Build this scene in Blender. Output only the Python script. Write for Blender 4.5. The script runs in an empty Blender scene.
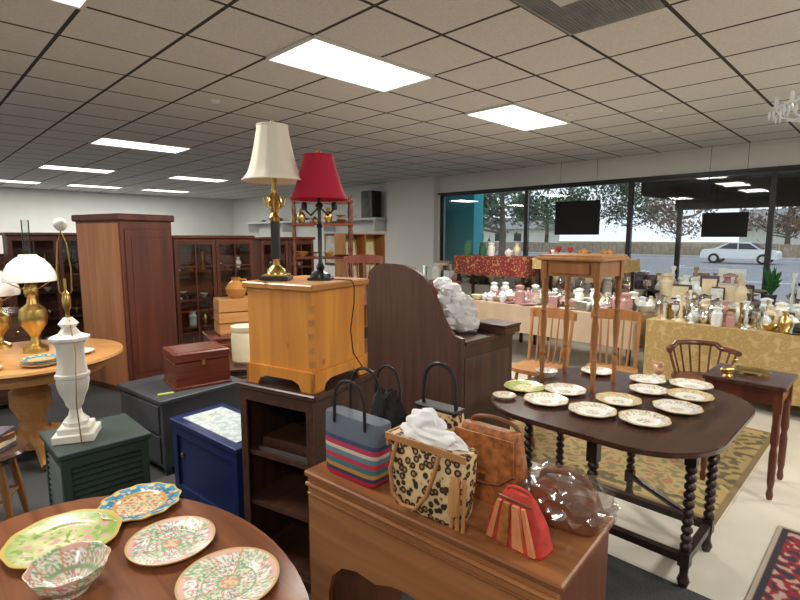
import bpy,bmesh,math,random
from mathutils import Vector,Matrix,Euler,noise
random.seed(7)
S=bpy.context.scene
D=bpy.data
pi=math.pi
try:
    S.view_settings.view_transform='Standard'
except Exception: pass
# ---------------- materials ----------------
def new(name):
    m=D.materials.new(name); m.use_nodes=True; nt=m.node_tree
    return m,nt,nt.nodes['Principled BSDF']
def c4(c): return (c[0],c[1],c[2],1)
def objco(nt,scale=(1,1,1)):
    t=nt.nodes.new('ShaderNodeTexCoord'); mp=nt.nodes.new('ShaderNodeMapping')
    mp.inputs['Scale'].default_value=scale
    nt.links.new(t.outputs['Object'],mp.inputs['Vector']); return mp.outputs['Vector']
def ramp(nt,fac,stops,interp='LINEAR'):
    r=nt.nodes.new('ShaderNodeValToRGB'); cr=r.color_ramp; cr.interpolation=interp
    while len(cr.elements)<len(stops): cr.elements.new(0.5)
    for e,(p,c) in zip(cr.elements,stops): e.position=p; e.color=c4(c)
    nt.links.new(fac,r.inputs['Fac']); return r.outputs['Color']
def plain(name,c,r=.5,metal=0.0,var=.12,scale=6,bump=0.0):
    m,nt,b=new(name)
    n=nt.nodes.new('ShaderNodeTexNoise'); n.inputs['Scale'].default_value=scale; n.inputs['Detail'].default_value=4
    nt.links.new(objco(nt),n.inputs['Vector'])
    d=[max(0,x*(1-var)) for x in c]; l=[min(1,x*(1+var)) for x in c]
    nt.links.new(ramp(nt,n.outputs['Fac'],[(.3,d),(.7,l)]),b.inputs['Base Color'])
    b.inputs['Roughness'].default_value=r; b.inputs['Metallic'].default_value=metal
    if bump:
        bp=nt.nodes.new('ShaderNodeBump'); bp.inputs['Strength'].default_value=bump
        nt.links.new(n.outputs['Fac'],bp.inputs['Height']); nt.links.new(bp.outputs['Normal'],b.inputs['Normal'])
    return m
def wood(name,c1,c2,axis='x',scale=1.0,r=.35,knots=False):
    m,nt,b=new(name)
    s={'x':(.6,9,9),'y':(9,.6,9),'z':(9,9,.6)}[axis]
    s=tuple(v*scale for v in s)
    v=objco(nt,s)
    n=nt.nodes.new('ShaderNodeTexNoise'); n.inputs['Scale'].default_value=2.2; n.inputs['Detail'].default_value=6; n.inputs['Distortion'].default_value=.8
    nt.links.new(v,n.inputs['Vector'])
    mid=[(a+q)/2 for a,q in zip(c1,c2)]
    col=ramp(nt,n.outputs['Fac'],[(.28,c1),(.5,mid),(.72,c2)])
    if knots:
        vo=nt.nodes.new('ShaderNodeTexVoronoi'); vo.inputs['Scale'].default_value=7
        nt.links.new(objco(nt),vo.inputs['Vector'])
        k=ramp(nt,vo.outputs['Distance'],[(.0,(.35,.22,.12)),(.13,(1,1,1))])
        mx=nt.nodes.new('ShaderNodeMixRGB'); mx.blend_type='MULTIPLY'; mx.inputs[0].default_value=.8
        nt.links.new(col,mx.inputs[1]); nt.links.new(k,mx.inputs[2]); col=mx.outputs[0]
    nt.links.new(col,b.inputs['Base Color'])
    b.inputs['Roughness'].default_value=r
    return m
def vor(name,stops,scale=20,r=.6):
    m,nt,b=new(name)
    v=nt.nodes.new('ShaderNodeTexVoronoi'); v.inputs['Scale'].default_value=scale
    nt.links.new(objco(nt),v.inputs['Vector'])
    nt.links.new(ramp(nt,v.outputs['Distance'],stops),b.inputs['Base Color'])
    b.inputs['Roughness'].default_value=r
    return m
def zbands(name,stops,z0,z1,r=.7):
    m,nt,b=new(name)
    t=nt.nodes.new('ShaderNodeTexCoord'); sp=nt.nodes.new('ShaderNodeSeparateXYZ'); mr=nt.nodes.new('ShaderNodeMapRange')
    nt.links.new(t.outputs['Object'],sp.inputs[0]); nt.links.new(sp.outputs['Z'],mr.inputs['Value'])
    mr.inputs['From Min'].default_value=z0; mr.inputs['From Max'].default_value=z1
    nt.links.new(ramp(nt,mr.outputs['Result'],stops,'CONSTANT'),b.inputs['Base Color'])
    b.inputs['Roughness'].default_value=r
    return m
def vcm(name,r=.25):
    m,nt,b=new(name); a=nt.nodes.new('ShaderNodeAttribute'); a.attribute_name='Col'
    nt.links.new(a.outputs['Color'],b.inputs['Base Color']); b.inputs['Roughness'].default_value=r
    return m
def thin_glass(name,tint=(.9,.95,.93)):
    m,nt,b=new(name); nt.nodes.remove(b)
    o=nt.nodes['Material Output']; tr=nt.nodes.new('ShaderNodeBsdfTransparent'); tr.inputs[0].default_value=c4(tint)
    g=nt.nodes.new('ShaderNodeBsdfGlossy'); g.inputs['Roughness'].default_value=.02
    fr=nt.nodes.new('ShaderNodeFresnel'); fr.inputs['IOR'].default_value=1.45
    mx=nt.nodes.new('ShaderNodeMixShader')
    nt.links.new(fr.outputs[0],mx.inputs[0]); nt.links.new(tr.outputs[0],mx.inputs[1]); nt.links.new(g.outputs[0],mx.inputs[2])
    nt.links.new(mx.outputs[0],o.inputs['Surface'])
    return m
def plastic_film(name):
    m,nt,b=new(name); nt.nodes.remove(b)
    o=nt.nodes['Material Output']; tr=nt.nodes.new('ShaderNodeBsdfTransparent')
    g=nt.nodes.new('ShaderNodeBsdfGlossy'); g.inputs['Roughness'].default_value=.12
    n=nt.nodes.new('ShaderNodeTexNoise'); n.inputs['Scale'].default_value=26; n.inputs['Distortion'].default_value=2
    nt.links.new(objco(nt),n.inputs['Vector'])
    bp=nt.nodes.new('ShaderNodeBump'); bp.inputs['Strength'].default_value=1; nt.links.new(n.outputs['Fac'],bp.inputs['Height']); nt.links.new(bp.outputs['Normal'],g.inputs['Normal'])
    mx=nt.nodes.new('ShaderNodeMixShader'); mx.inputs[0].default_value=.25
    nt.links.new(tr.outputs[0],mx.inputs[1]); nt.links.new(g.outputs[0],mx.inputs[2]); nt.links.new(mx.outputs[0],o.inputs['Surface'])
    return m
W_desk=wood('desk_wood',(.17,.060,.022),(.36,.15,.055),'x')
W_deskl=wood('desk_wood_light',(.27,.105,.038),(.43,.185,.07),'x')
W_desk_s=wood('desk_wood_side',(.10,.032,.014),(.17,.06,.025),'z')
W_dark=wood('dark_walnut',(.030,.013,.009),(.078,.032,.020),'z')
W_scroll=wood('scroll_walnut',(.055,.026,.019),(.115,.052,.036),'z')
W_darkx=wood('dark_walnut_h',(.040,.017,.011),(.095,.040,.022),'x')
W_gate=wood('gateleg_oak',(.050,.024,.018),(.10,.048,.033),'x',r=.22)
W_gatel=wood('gateleg_leg',(.018,.010,.009),(.045,.022,.016),'z')
W_pine=wood('knotty_pine',(.54,.19,.025),(.76,.33,.06),'z',.8,.3,True)
W_pinex=wood('pine_top',(.40,.15,.03),(.60,.27,.065),'x',.8,.3)
W_red=wood('mahogany',(.085,.016,.008),(.19,.045,.018),'x',r=.25)
W_redz=wood('mahogany_v',(.085,.022,.013),(.17,.052,.027),'z',r=.3)
W_arm=wood('wardrobe_side',(.30,.11,.045),(.44,.19,.085),'z',.6)
W_armd=wood('wardrobe_dark',(.075,.020,.014),(.13,.040,.023),'z',.6)
W_oak=wood('golden_oak',(.33,.14,.045),(.50,.24,.085),'z')
W_oakx=wood('golden_oak_h',(.38,.17,.055),(.56,.28,.10),'x')
W_stand=wood('stand_oak',(.24,.095,.03),(.42,.19,.07),'z')
W_orange=wood('round_table_oak',(.44,.20,.06),(.62,.32,.12),'x')
W_brown=wood('front_table_wood',(.14,.045,.02),(.27,.10,.042),'x',r=.2)
M_brass=plain('brass',(.62,.44,.15),.28,1.0,.1)
M_silver=plain('silver',(.80,.79,.75),.25,1.0,.1)
M_black=plain('black_metal',(.012,.012,.013),.35)
M_board=plain('sign_board_black',(.008,.008,.009),.9)
M_blackf=plain('black_cloth',(.015,.014,.016),.95,0,.4,60,.8)
M_shade=plain('cream_shade',(.90,.84,.70),.8,0,.03)
M_redshade=plain('red_shade',(.50,.010,.045),.75,0,.05)
M_marble=plain('alabaster',(.80,.77,.70),.35,0,.10,5)
M_milk=plain('milk_glass',(.93,.92,.86),.15,0,.02)
M_greenp=plain('green_paint',(.030,.048,.042),.5,0,.15)
M_grayp=plain('grey_paint',(.050,.054,.064),.5,0,.15)
M_bluep=plain('navy_paint',(.008,.020,.085),.35,0,.1)
M_white=plain('white_ceramic',(.86,.85,.80),.2,0,.03)
M_wall=plain('wall_paint',(.68,.69,.67),.8,0,.03,2)
M_wallw=plain('soffit_paint',(.72,.72,.69),.8,0,.02,2)
M_frame=plain('window_frame_dark',(.015,.015,.017),.4)
M_glass=thin_glass('window_glass',(.86,.89,.89))
M_cglass=thin_glass('cabinet_glass')
M_film=plastic_film('plastic_film')
M_vc=vcm('painted_porcelain',.22)
M_vcf=vcm('woven_textile',.95)
M_tan=plain('tan_leather',(.36,.125,.035),.5,0,.45,45,.5)
M_tanl=plain('tan_strap',(.42,.20,.07),.5)
M_brl=plain('brown_leather',(.20,.07,.03),.4,0,.2,20,.3)
M_redl=plain('red_leather',(.52,.045,.03),.85,0,.25,30,.3)
M_orl=plain('orange_leather',(.60,.22,.09),.8,0,.15,30,.3)
M_tissue=plain('white_cloth',(.84,.84,.86),.9,0,.04,20,.3)
M_cream=plain('cream_stoneware',(.72,.62,.42),.5,0,.1)
M_leop=vor('leopard_print',[(.0,(.42,.20,.07)),(.20,(.38,.17,.06)),(.27,(.02,.012,.008)),(.46,(.03,.016,.01)),(.54,(.62,.43,.22)),(1,(.68,.52,.30))],44,.7)
M_gold=vor('gold_damask',[(0,(.38,.24,.08)),(.3,(.50,.35,.14)),(.5,(.42,.28,.10)),(.8,(.56,.41,.19))],18,.85)
M_redcl=vor('red_gold_runner',[(0,(.52,.36,.14)),(.18,(.42,.24,.09)),(.26,(.20,.02,.022)),(.6,(.25,.022,.026)),(.75,(.38,.23,.09))],18,.85)
M_pink=plain('pale_tablecloth',(.50,.38,.27),.9,0,.06)
M_wcl=plain('white_tablecloth',(.62,.58,.50),.9,0,.05)
M_glassw=plain('cut_glass',(.74,.79,.80),.08,0,.05)
M_tote=zbands('striped_canvas',[(0,(.45,.02,.05)),(.08,(.03,.05,.12)),(.13,(.55,.28,.06)),(.19,(.05,.18,.21)),(.26,(.50,.04,.09)),(.33,(.11,.22,.26)),(.40,(.60,.50,.40)),(.45,(.42,.03,.08)),(.52,(.03,.05,.12)),(.58,(.10,.12,.16)),(.9,(.03,.04,.09))],0,.25)
# ---------------- mesh builder ----------------
class O:
    def __init__(s,name,loc=(0,0,0),rz=0.0,deg=None,rx=0,ry=0):
        s.name=name; s.loc=loc; s.rz=math.radians(deg) if deg is not None else rz; s.rx=rx; s.ry=ry
        s.bm=bmesh.new(); s.m=[]; s.cl=s.bm.verts.layers.float_color.new('Col')
    def mi(s,mat):
        if mat not in s.m: s.m.append(mat)
        return s.m.index(mat)
    def setf(s,fs,mat):
        i=s.mi(mat)
        for f in fs: f.material_index=i
    def box(s,c,d,mat,rx=0,ry=0,rz=0,bev=0.0,seg=1):
        M=Matrix.Translation(c)@Euler((rx,ry,rz)).to_matrix().to_4x4()@Matrix.Diagonal((d[0],d[1],d[2],1))
        vs=bmesh.ops.create_cube(s.bm,size=1,matrix=M)['verts']
        if bev>0:
            es=set(e for v in vs for e in v.link_edges)
            r=bmesh.ops.bevel(s.bm,geom=list(es),offset=bev,segments=seg,affect='EDGES',profile=.5)
            vs=r['verts']
        s.setf(set(f for v in vs for f in v.link_faces),mat)
    def bx(s,x0,x1,y0,y1,z0,z1,mat,bev=0.0):
        s.box(((x0+x1)/2,(y0+y1)/2,(z0+z1)/2),(abs(x1-x0),abs(y1-y0),abs(z1-z0)),mat,bev=bev)
    def lathe(s,prof,mat,at=(0,0,0),seg=20,M=None,colf=None,rf=None,sub=1):
        P=[]
        for i in range(len(prof)-1):
            for k in range(sub):
                t=k/sub; P.append((prof[i][0]*(1-t)+prof[i+1][0]*t,prof[i][1]*(1-t)+prof[i+1][1]*t))
        P.append(prof[-1])
        T=Matrix.Translation(at)@(M if M else Matrix.Identity(4))
        rings=[]
        for j,(r,z) in enumerate(P):
            if r<1e-5:
                v=s.bm.verts.new(T@Vector((0,0,z)))
                if colf: v[s.cl]=c4(colf(0,0,z,j/len(P)))
                rings.append([v])
            else:
                R=[]
                for i in range(seg):
                    a=2*pi*i/seg; q=r*(rf(a,r,z) if rf else 1)
                    v=s.bm.verts.new(T@Vector((q*math.cos(a),q*math.sin(a),z)))
                    if colf: v[s.cl]=c4(colf(r,a,z,j/len(P)))
                    R.append(v)
                rings.append(R)
        fs=[]
        for A,B in zip(rings[:-1],rings[1:]):
            if len(A)==1 and len(B)==1: continue
            for i in range(seg):
                k=(i+1)%seg
                if len(A)==1: fs.append(s.bm.faces.new((A[0],B[k],B[i])))
                elif len(B)==1: fs.append(s.bm.faces.new((A[i],A[k],B[0])))
                else: fs.append(s.bm.faces.new((A[i],A[k],B[k],B[i])))
        s.setf(fs,mat)
    def solid(s,prof,mat,**k):
        p=list(prof)
        if p[0][0]>1e-5: p=[(0,p[0][1])]+p
        if p[-1][0]>1e-5: p=p+[(0,p[-1][1])]
        s.lathe(p,mat,**k)
    def tube(s,pts,r,mat,seg=8,closed=False):
        pts=[Vector(p) for p in pts]; n=len(pts); rings=[]
        prev=None
        for i,p in enumerate(pts):
            if closed: t=pts[(i+1)%n]-pts[i-1]
            else: t=pts[min(i+1,n-1)]-pts[max(i-1,0)]
            t.normalize()
            if prev is None:
                u=t.orthogonal().normalized()
            else:
                u=(prev-t*prev.dot(t))
                if u.length<1e-6: u=t.orthogonal()
                u.normalize()
            prev=u; w=t.cross(u); rr=r[i] if isinstance(r,(list,tuple)) else r
            rings.append([s.bm.verts.new(p+u*rr*math.cos(2*pi*k/seg)+w*rr*math.sin(2*pi*k/seg)) for k in range(seg)])
        fs=[]
        m=n if closed else n-1
        for i in range(m):
            A=rings[i];B=rings[(i+1)%n]
            for k in range(seg):
                q=(k+1)%seg; fs.append(s.bm.faces.new((A[k],A[q],B[q],B[k])))
        if not closed:
            fs.append(s.bm.faces.new(rings[0][::-1])); fs.append(s.bm.faces.new(rings[-1]))
        s.setf(fs,mat)
    def prism(s,poly,h0,h1,mat,plane='xy',M=None,mat2=None):
        def mp(p,h):
            v={'xy':(p[0],p[1],h),'xz':(p[0],h,p[1]),'yz':(h,p[0],p[1])}[plane]
            v=Vector(v); return M@v if M else v
        A=[s.bm.verts.new(mp(p,h0)) for p in poly]; B=[s.bm.verts.new(mp(p,h1)) for p in poly]
        n=len(poly); fs=[s.bm.faces.new(A),s.bm.faces.new(B)]
        g=[s.bm.faces.new((A[i],A[(i+1)%n],B[(i+1)%n],B[i])) for i in range(n)]
        s.setf(fs,mat); s.setf(g,mat2 or mat)
    def surf(s,fn,nu,nv,mat,colf=None,wrapu=False):
        g=[]
        for i in range(nu+(0 if wrapu else 1)):
            row=[]
            for j in range(nv+1):
                v=s.bm.verts.new(Vector(fn(i/nu,j/nv)))
                if colf: v[s.cl]=c4(colf(i/nu,j/nv))
                row.append(v)
            g.append(row)
        fs=[]
        n=len(g)
        for i in range(nu):
            for j in range(nv):
                k=(i+1)%n
                fs.append(s.bm.faces.new((g[i][j],g[k][j],g[k][j+1],g[i][j+1])))
        s.setf(fs,mat)
    def loft(s,secs,mat,n=28,p=4.0,cap=True):
        rings=[]
        for (cx,cy,z,w,d) in secs:
            R=[]
            for i in range(n):
                a=2*pi*i/n; ca,sa=math.cos(a),math.sin(a)
                x=abs(ca)**(2/p)*(1 if ca>0 else -1)*w/2; y=abs(sa)**(2/p)*(1 if sa>0 else -1)*d/2
                R.append(s.bm.verts.new((cx+x,cy+y,z)))
            rings.append(R)
        fs=[]
        for A,B in zip(rings[:-1],rings[1:]):
            for i in range(n): fs.append(s.bm.faces.new((A[i],A[(i+1)%n],B[(i+1)%n],B[i])))
        fs.append(s.bm.faces.new(rings[0][::-1]))
        if cap: fs.append(s.bm.faces.new(rings[-1]))
        s.setf(fs,mat)
    def blob(s,c,r,mat,amp=.1,fr=3,sub=3,seed=0,fl=None):
        vs=bmesh.ops.create_icosphere(s.bm,subdivisions=sub,radius=1)['verts']
        for v in vs:
            d=1+amp*noise.noise(v.co*fr+Vector((seed,seed*2.3,seed*.7)))
            z=c[2]+v.co.z*r[2]*d
            if fl is not None: z=max(fl,z)
            v.co=Vector((c[0]+v.co.x*r[0]*d,c[1]+v.co.y*r[1]*d,z))
        s.setf(set(f for v in vs for f in v.link_faces),mat)
    def done(s,smooth=.6):
        bmesh.ops.recalc_face_normals(s.bm,faces=s.bm.faces[:])
        me=D.meshes.new(s.name); s.bm.to_mesh(me); s.bm.free()
        for m in s.m: me.materials.append(m)
        for p in me.polygons: p.use_smooth=True
        try: me.set_sharp_from_angle(angle=smooth)
        except Exception: pass
        o=D.objects.new(s.name,me); o.location=s.loc; o.rotation_euler=(s.rx,s.ry,s.rz)
        S.collection.objects.link(o); return o

def R(a,b,z=0): return ((a-b)*.70711,(a+b)*.70711,z)
def bead(r0,r1,z0,z1,n):
    P=[]
    for i in range(n):
        a=z0+(z1-z0)*i/n; h=(z1-z0)/n
        for k in range(5):
            t=k/5; P.append((r0+(r1-r0)*math.sin(pi*t),a+h*t))
    P.append((r0,z1)); return P
def rrect(w,d,r,n=8):
    P=[]
    for cx,cy,a0 in ((w/2-r,d/2-r,0),(-w/2+r,d/2-r,90),(-w/2+r,-d/2+r,180),(w/2-r,-d/2+r,270)):
        for i in range(n+1):
            a=math.radians(a0+90*i/n); P.append((cx+r*math.cos(a),cy+r*math.sin(a)))
    return P

# ---------------- room ----------------
A0,A1,B0,B1,H=-3.2,8.9,-4.6,17.5,2.95
def ceiling_mat():
    m,nt,b=new('acoustic_ceiling_tile')
    t=nt.nodes.new('ShaderNodeTexCoord'); sp=nt.nodes.new('ShaderNodeSeparateXYZ'); nt.links.new(t.outputs['Object'],sp.inputs[0])
    def line(out,off):
        a=nt.nodes.new('ShaderNodeMath'); a.operation='SUBTRACT'; nt.links.new(out,a.inputs[0]); a.inputs[1].default_value=off-61
        d=nt.nodes.new('ShaderNodeMath'); d.operation='DIVIDE'; nt.links.new(a.outputs[0],d.inputs[0]); d.inputs[1].default_value=.61
        f=nt.nodes.new('ShaderNodeMath'); f.operation='FRACT'; nt.links.new(d.outputs[0],f.inputs[0])
        g=nt.nodes.new('ShaderNodeMath'); g.operation='SUBTRACT'; nt.links.new(f.outputs[0],g.inputs[0]); g.inputs[1].default_value=.5
        h=nt.nodes.new('ShaderNodeMath'); h.operation='ABSOLUTE'; nt.links.new(g.outputs[0],h.inputs[0])
        k=nt.nodes.new('ShaderNodeMath'); k.operation='GREATER_THAN'; nt.links.new(h.outputs[0],k.inputs[0]); k.inputs[1].default_value=.478
        return k.outputs[0]
    mx=nt.nodes.new('ShaderNodeMath'); mx.operation='MAXIMUM'
    nt.links.new(line(sp.outputs['X'],2.13),mx.inputs[0]); nt.links.new(line(sp.outputs['Y'],2.95),mx.inputs[1])
    n=nt.nodes.new('ShaderNodeTexNoise'); n.inputs['Scale'].default_value=90; nt.links.new(t.outputs['Object'],n.inputs['Vector'])
    tile=ramp(nt,n.outputs['Fac'],[(.3,(.68,.67,.64)),(.7,(.80,.79,.76))])
    mix=nt.nodes.new('ShaderNodeMixRGB'); nt.links.new(mx.outputs[0],mix.inputs[0]); nt.links.new(tile,mix.inputs[1]); mix.inputs[2].default_value=(.05,.046,.042,1)
    nt.links.new(mix.outputs[0],b.inputs['Base Color']); b.inputs['Roughness'].default_value=.95
    return m
c=O('ceiling',rz=pi/4); c.bx(A0-.2,A1+.2,B0-.2,B1+.2,H,H+.1,ceiling_mat()); c.done()
M_carpet=plain('charcoal_carpet',(.050,.050,.053),.95,0,.35,120,.3)
M_tile=plain('vinyl_floor',(.60,.56,.48),.35,0,.07,3)
f=O('floor',rz=pi/4)
f.bx(A0-.2,2.44,B0-.2,B1+.2,-.1,0,M_carpet); f.bx(2.44,A1+.2,B0-.2,5.2,-.1,0,M_tile); f.bx(2.44,A1+.2,5.2,B1+.2,-.1,0,M_carpet)
f.done()
w=O('wall_back',rz=pi/4); w.bx(A0-.2,A1+.2,B1,B1+.15,0,H,M_wall); w.done()
w=O('wall_left',rz=pi/4); w.bx(A0-.15,A0,B0,B1,0,H,M_wall); w.done()
w=O('wall_front',rz=pi/4); w.bx(A0-.15,A1+.2,B0-.15,B0,0,H,M_wall); w.done()
w=O('wall_window_side',rz=pi/4)
w.bx(A1,A1+.2,7.62,B1,0,H,M_wall)
w.bx(A1,A1+.2,B0,7.62,2.57,H,M_wallw); w.bx(A1,A1+.2,B0,7.62,0,.42,M_wallw); w.bx(A1,A1+.2,B0,-2.6,.42,2.57,M_wallw)
w.bx(A1-.16,A1,7.66,9.2,0,H,M_wallw)
w.done()
t=O('trim_ceiling_window',rz=pi/4); t.bx(A1-.03,A1,B0,7.66,H-.05,H,M_wallw); t.bx(A1-.03,A1,B0,7.66,2.55,2.585,M_frame); t.done()
t=O('baseboard_back',rz=pi/4); t.bx(A0,A1,B1-.02,B1,0,.1,M_black); t.done()
edges=[7.62,5.4,3.4,1.42,-.6,-2.6]
for i in range(5):
    b1,b0=edges[i],edges[i+1]
    w=O('window_%d'%(i+1),rz=pi/4)
    w.bx(A1+.02,A1+.1,b0,b0+.035,.42,2.57,M_frame); w.bx(A1+.02,A1+.1,b1-.035,b1,.42,2.57,M_frame)
    w.bx(A1+.02,A1+.1,b0+.035,b1-.035,.42,.48,M_frame); w.bx(A1+.02,A1+.1,b0+.035,b1-.035,2.51,2.57,M_frame)
    w.bx(A1+.055,A1+.061,b0+.035,b1-.035,.48,2.51,M_glass)
    w.done()
def em(name,c,s):
    m,nt,b=new(name); b.inputs['Emission Color'].default_value=c4(c); b.inputs['Emission Strength'].default_value=s; b.inputs['Base Color'].default_value=(.9,.9,.9,1); return m
M_em=em('light_diffuser',(1,.97,.90),3)
PW=68
for (a,b) in [(2.74,3.255),(5.18,3.255),(2.74,8.135),(2.74,11.795),(5.18,11.795),(2.13,15.455),(3.96,15.455),(5.79,15.455),(.3,3.255),(-1.53,5.7),(2.74,-1.625),(5.18,-1.625),(-1.53,-.4),(-.9,11.795),(7.62,-2.8)]:  # end of the list: out-of-view panels added so the foreground is lit
    o=O('ceiling_light_panel',R(a,b,0),rz=pi/4)
    o.bx(-.6,.6,-.295,.295,H-.012,H-.002,M_em)
    for s_ in (-1,1):
        o.bx(-.61,.61,s_*.305-.012,s_*.305+.012,H-.02,H-.001,M_wallw); o.bx(s_*.61-.012,s_*.61+.012,-.293,.293,H-.02,H-.001,M_wallw)
    o.done()
    L=D.lights.new('fluorescent_tube_light','AREA'); L.shape='RECTANGLE'; L.size=1.15; L.size_y=.55; L.energy=PW; L.color=(1,.96,.88)
    lo=D.objects.new('fluorescent_light',L); p=R(a,b,H-.03); lo.location=p; lo.rotation_euler=(0,0,pi/4); S.collection.objects.link(lo)
o=O('ceiling_air_grille',R(2.74,1.43,0),rz=pi/4); M_gr=plain('grille_grey',(.30,.30,.30),.6)
o.bx(-.6,.6,-.295,.295,H-.008,H-.001,M_gr)
for i in range(26): o.box((0,-.27+i*.0215,H-.012),(1.16,.010,.005),M_gr,rx=.5)
o.box((-.02,.05,H-.02),(.3,.14,.004),M_wallw)
o.done()
for (a,b) in [(5.9,2.0),(5.4,2.75),(7.0,2.4),(2.4,5.0),(4.0,7.0)]:
    o=O('smoke_detector',R(a,b,0)); o.solid([(.02,H-.04),(.045,H-.03),(.05,H-.001)],M_white); o.done()

# ---------------- outdoors ----------------
M_asph=plain('asphalt',(.27,.27,.29),.9,0,.08,.8)
M_lot=plain('parking_concrete',(.34,.34,.34),.9,0,.1,.8)
M_grass=plain('grass',(.20,.20,.09),.95,0,.3,1)
g=O('ground',rz=pi/4); g.bx(9.1,15.9,-60,60,-.3,-.12,M_lot); g.bx(51,200,-150,150,-.3,-.13,M_grass); g.done()
g=O('road',rz=pi/4); g.bx(16,50,-90,90,-.3,-.17,M_asph)
M_line=plain('road_paint',(.75,.75,.72),.8); M_curb=plain('curb_concrete',(.5,.49,.46),.9)
for k in range(-12,12): g.bx(33,33.2,k*7,k*7+3,-.17,-.168,M_line)
g.bx(24,24.2,-90,90,-.17,-.168,M_line); g.bx(46,46.2,-90,90,-.17,-.168,M_line); g.bx(50,50.9,-90,90,-.3,-.05,M_curb); g.done()
M_teal=plain('teal_paint',(.010,.34,.42),.6)
o=O('teal_storefront_pier',rz=pi/4); o.bx(9.3,9.65,6.95,9.2,-.12,3.2,M_teal); o.bx(9.28,9.67,6.93,9.22,-.12,.15,M_wallw); o.done()
M_can=plain('canopy_dark',(.035,.028,.026),.7)
o=O('storefront_canopy',rz=pi/4); o.bx(9.12,11.0,-4.5,3.3,2.62,2.75,M_can); o.bx(10.95,11.0,-4.5,3.3,2.12,2.75,M_can); o.bx(9.12,11,3.25,3.3,2.3,2.75,M_can)
for b in (-4.3,3.2): o.bx(10.9,10.98,b-.04,b+.04,-.12,2.2,M_can)
o.done()
M_fence=plain('fence_wood',(.36,.28,.22),.9,0,.2,3)
o=O('wooden_fence',rz=pi/4)
for k in range(120): o.bx(53,53.08,-45+k*.85,-45+k*.85+.8,-.13,1.0+.04*math.sin(k*7),M_fence)
o.done()
M_bld=plain('white_siding',(.80,.79,.77),.8); M_roof=plain('roof_shingle',(.30,.29,.29),.9)
o=O('distant_building',rz=pi/4); o.bx(78,88,46,76,-.13,3.0,M_bld); o.prism([(77,3),(89,3),(83,5.2)],45,77,M_roof,'xz')
for k in range(6): o.bx(77.9,78.0,48+k*4,49.4+k*4,.9,2.2,M_frame)
o.done()
o=O('distant_building',rz=pi/4); o.bx(80,90,-8,16,-.13,3.2,M_bld); o.prism([(79,3.2),(91,3.2),(85,5.4)],-9,17,M_roof,'xz'); o.done()
M_bark=plain('bark',(.14,.10,.08),.95,0,.3,10,.5)
M_leafg=plain('leaves_green',(.16,.21,.10),.9,0,.5,2); M_leafr=plain('leaves_rust',(.22,.14,.10),.9,0,.4,2); M_pineg=plain('pine_needles',(.10,.15,.09),.9,0,.5,2)
def tree(name,a,b,h,leaf,nl,spread,seed,ls=1.0):
    rnd=random.Random(seed); o=O(name,R(a,b,-.13))
    o.tube([(0,0,0),(.1,.05,h*.2),(0,.1,h*.45),(.1,0,h*.85)],[.28,.22,.15,.03],M_bark)
    tips=[]
    for i in range(16):
        z=h*(.2+.6*rnd.random()); an=rnd.random()*2*pi; l=spread*(.6+.5*rnd.random())*(1-.4*abs(z/h-.5))
        e=Vector((math.cos(an)*l,math.sin(an)*l,z+l*.45)); m=Vector((math.cos(an)*l*.5,math.sin(an)*l*.5,z+l*.1))
        o.tube([(0,0,z),m,e],[.09,.06,.02],M_bark,5)
        for k in range(3):
            q=e+Vector((rnd.uniform(-1,1),rnd.uniform(-1,1),rnd.uniform(0,1)))*spread*.35
            o.tube([m.lerp(e,.3+k*.25),q],[.04,.01],M_bark,4); tips.append(q)
        tips.append(e)
    fs=[]
    for i in range(nl):
        c=tips[rnd.randrange(len(tips))]; p=c+Vector((rnd.gauss(0,1),rnd.gauss(0,1),rnd.gauss(0,.8)))*spread*.22
        sz=(.12+.14*rnd.random())*ls; v=[o.bm.verts.new(p+Vector((rnd.uniform(-1,1),rnd.uniform(-1,1),rnd.uniform(-1,1)))*sz) for _ in range(3)]
        fs.append(o.bm.faces.new(v))
    o.setf(fs,leaf); o.done()
tree('pine_tree',56,31,12,M_pineg,9000,4.0,1,1.3)
tree('pine_tree',57,46,12,M_leafg,6500,4,11,1.3)
tree('pine_tree',71,27,14,M_pineg,6500,4.2,12,1.3)
tree('pine_tree',30,20,9,M_pineg,6000,3.0,13)
for i,(a,b,h) in enumerate([(58,17,8),(59,8,7),(60,-1,8),(59,-10,7),(60,-19,8)]):
    tree('deciduous_tree',a,b,h,M_leafr,2200,2.9,20+i,1.1)
M_carw=plain('car_paint_white',(.85,.85,.85),.25,.0,.02); M_tire=plain('tire_rubber',(.02,.02,.02),.8); M_cgl=plain('car_window',(.05,.055,.06),.1)
o=O('car',R(40.2,7.9,-.17),rz=pi/4)
P=[(-2.15,.35),(-2.15,.75),(-2.0,.88),(-1.3,.95),(-.65,1.4),(.55,1.42),(1.35,1.0),(2.05,.95),(2.18,.7),(2.18,.35)]
o.prism(P,-.85,.85,M_carw,'yz')
for x in (-.86,.86):
    o.prism([(-1.15,.98),(-.62,1.34),(-.05,1.36),(-.05,.98)],x-.01,x+.01,M_cgl,'yz'); o.prism([(.03,.98),(.03,1.36),(.5,1.36),(1.1,1.0)],x-.01,x+.01,M_cgl,'yz')
o.prism([(-1.26,.99),(-.69,1.38),(-.73,1.40),(-1.3,1.0)],-.7,.7,M_cgl,'yz')
for y in (-1.4,1.35):
    for x in (-.78,.78):
        o.solid([(.33,-.11),(.34,0),(.33,.11)],M_tire,at=(x,y,.345),M=Matrix.Rotation(pi/2,4,'Y')); o.solid([(.19,-.12),(.19,.12)],M_silver,at=(x,y,.345),M=Matrix.Rotation(pi/2,4,'Y'))
o.done()
wd=D.worlds.new('World'); S.world=wd; wd.use_nodes=True
bg=wd.node_tree.nodes['Background']; bg.inputs[0].default_value=(.86,.92,1.0,1); bg.inputs[1].default_value=1.6

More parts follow.
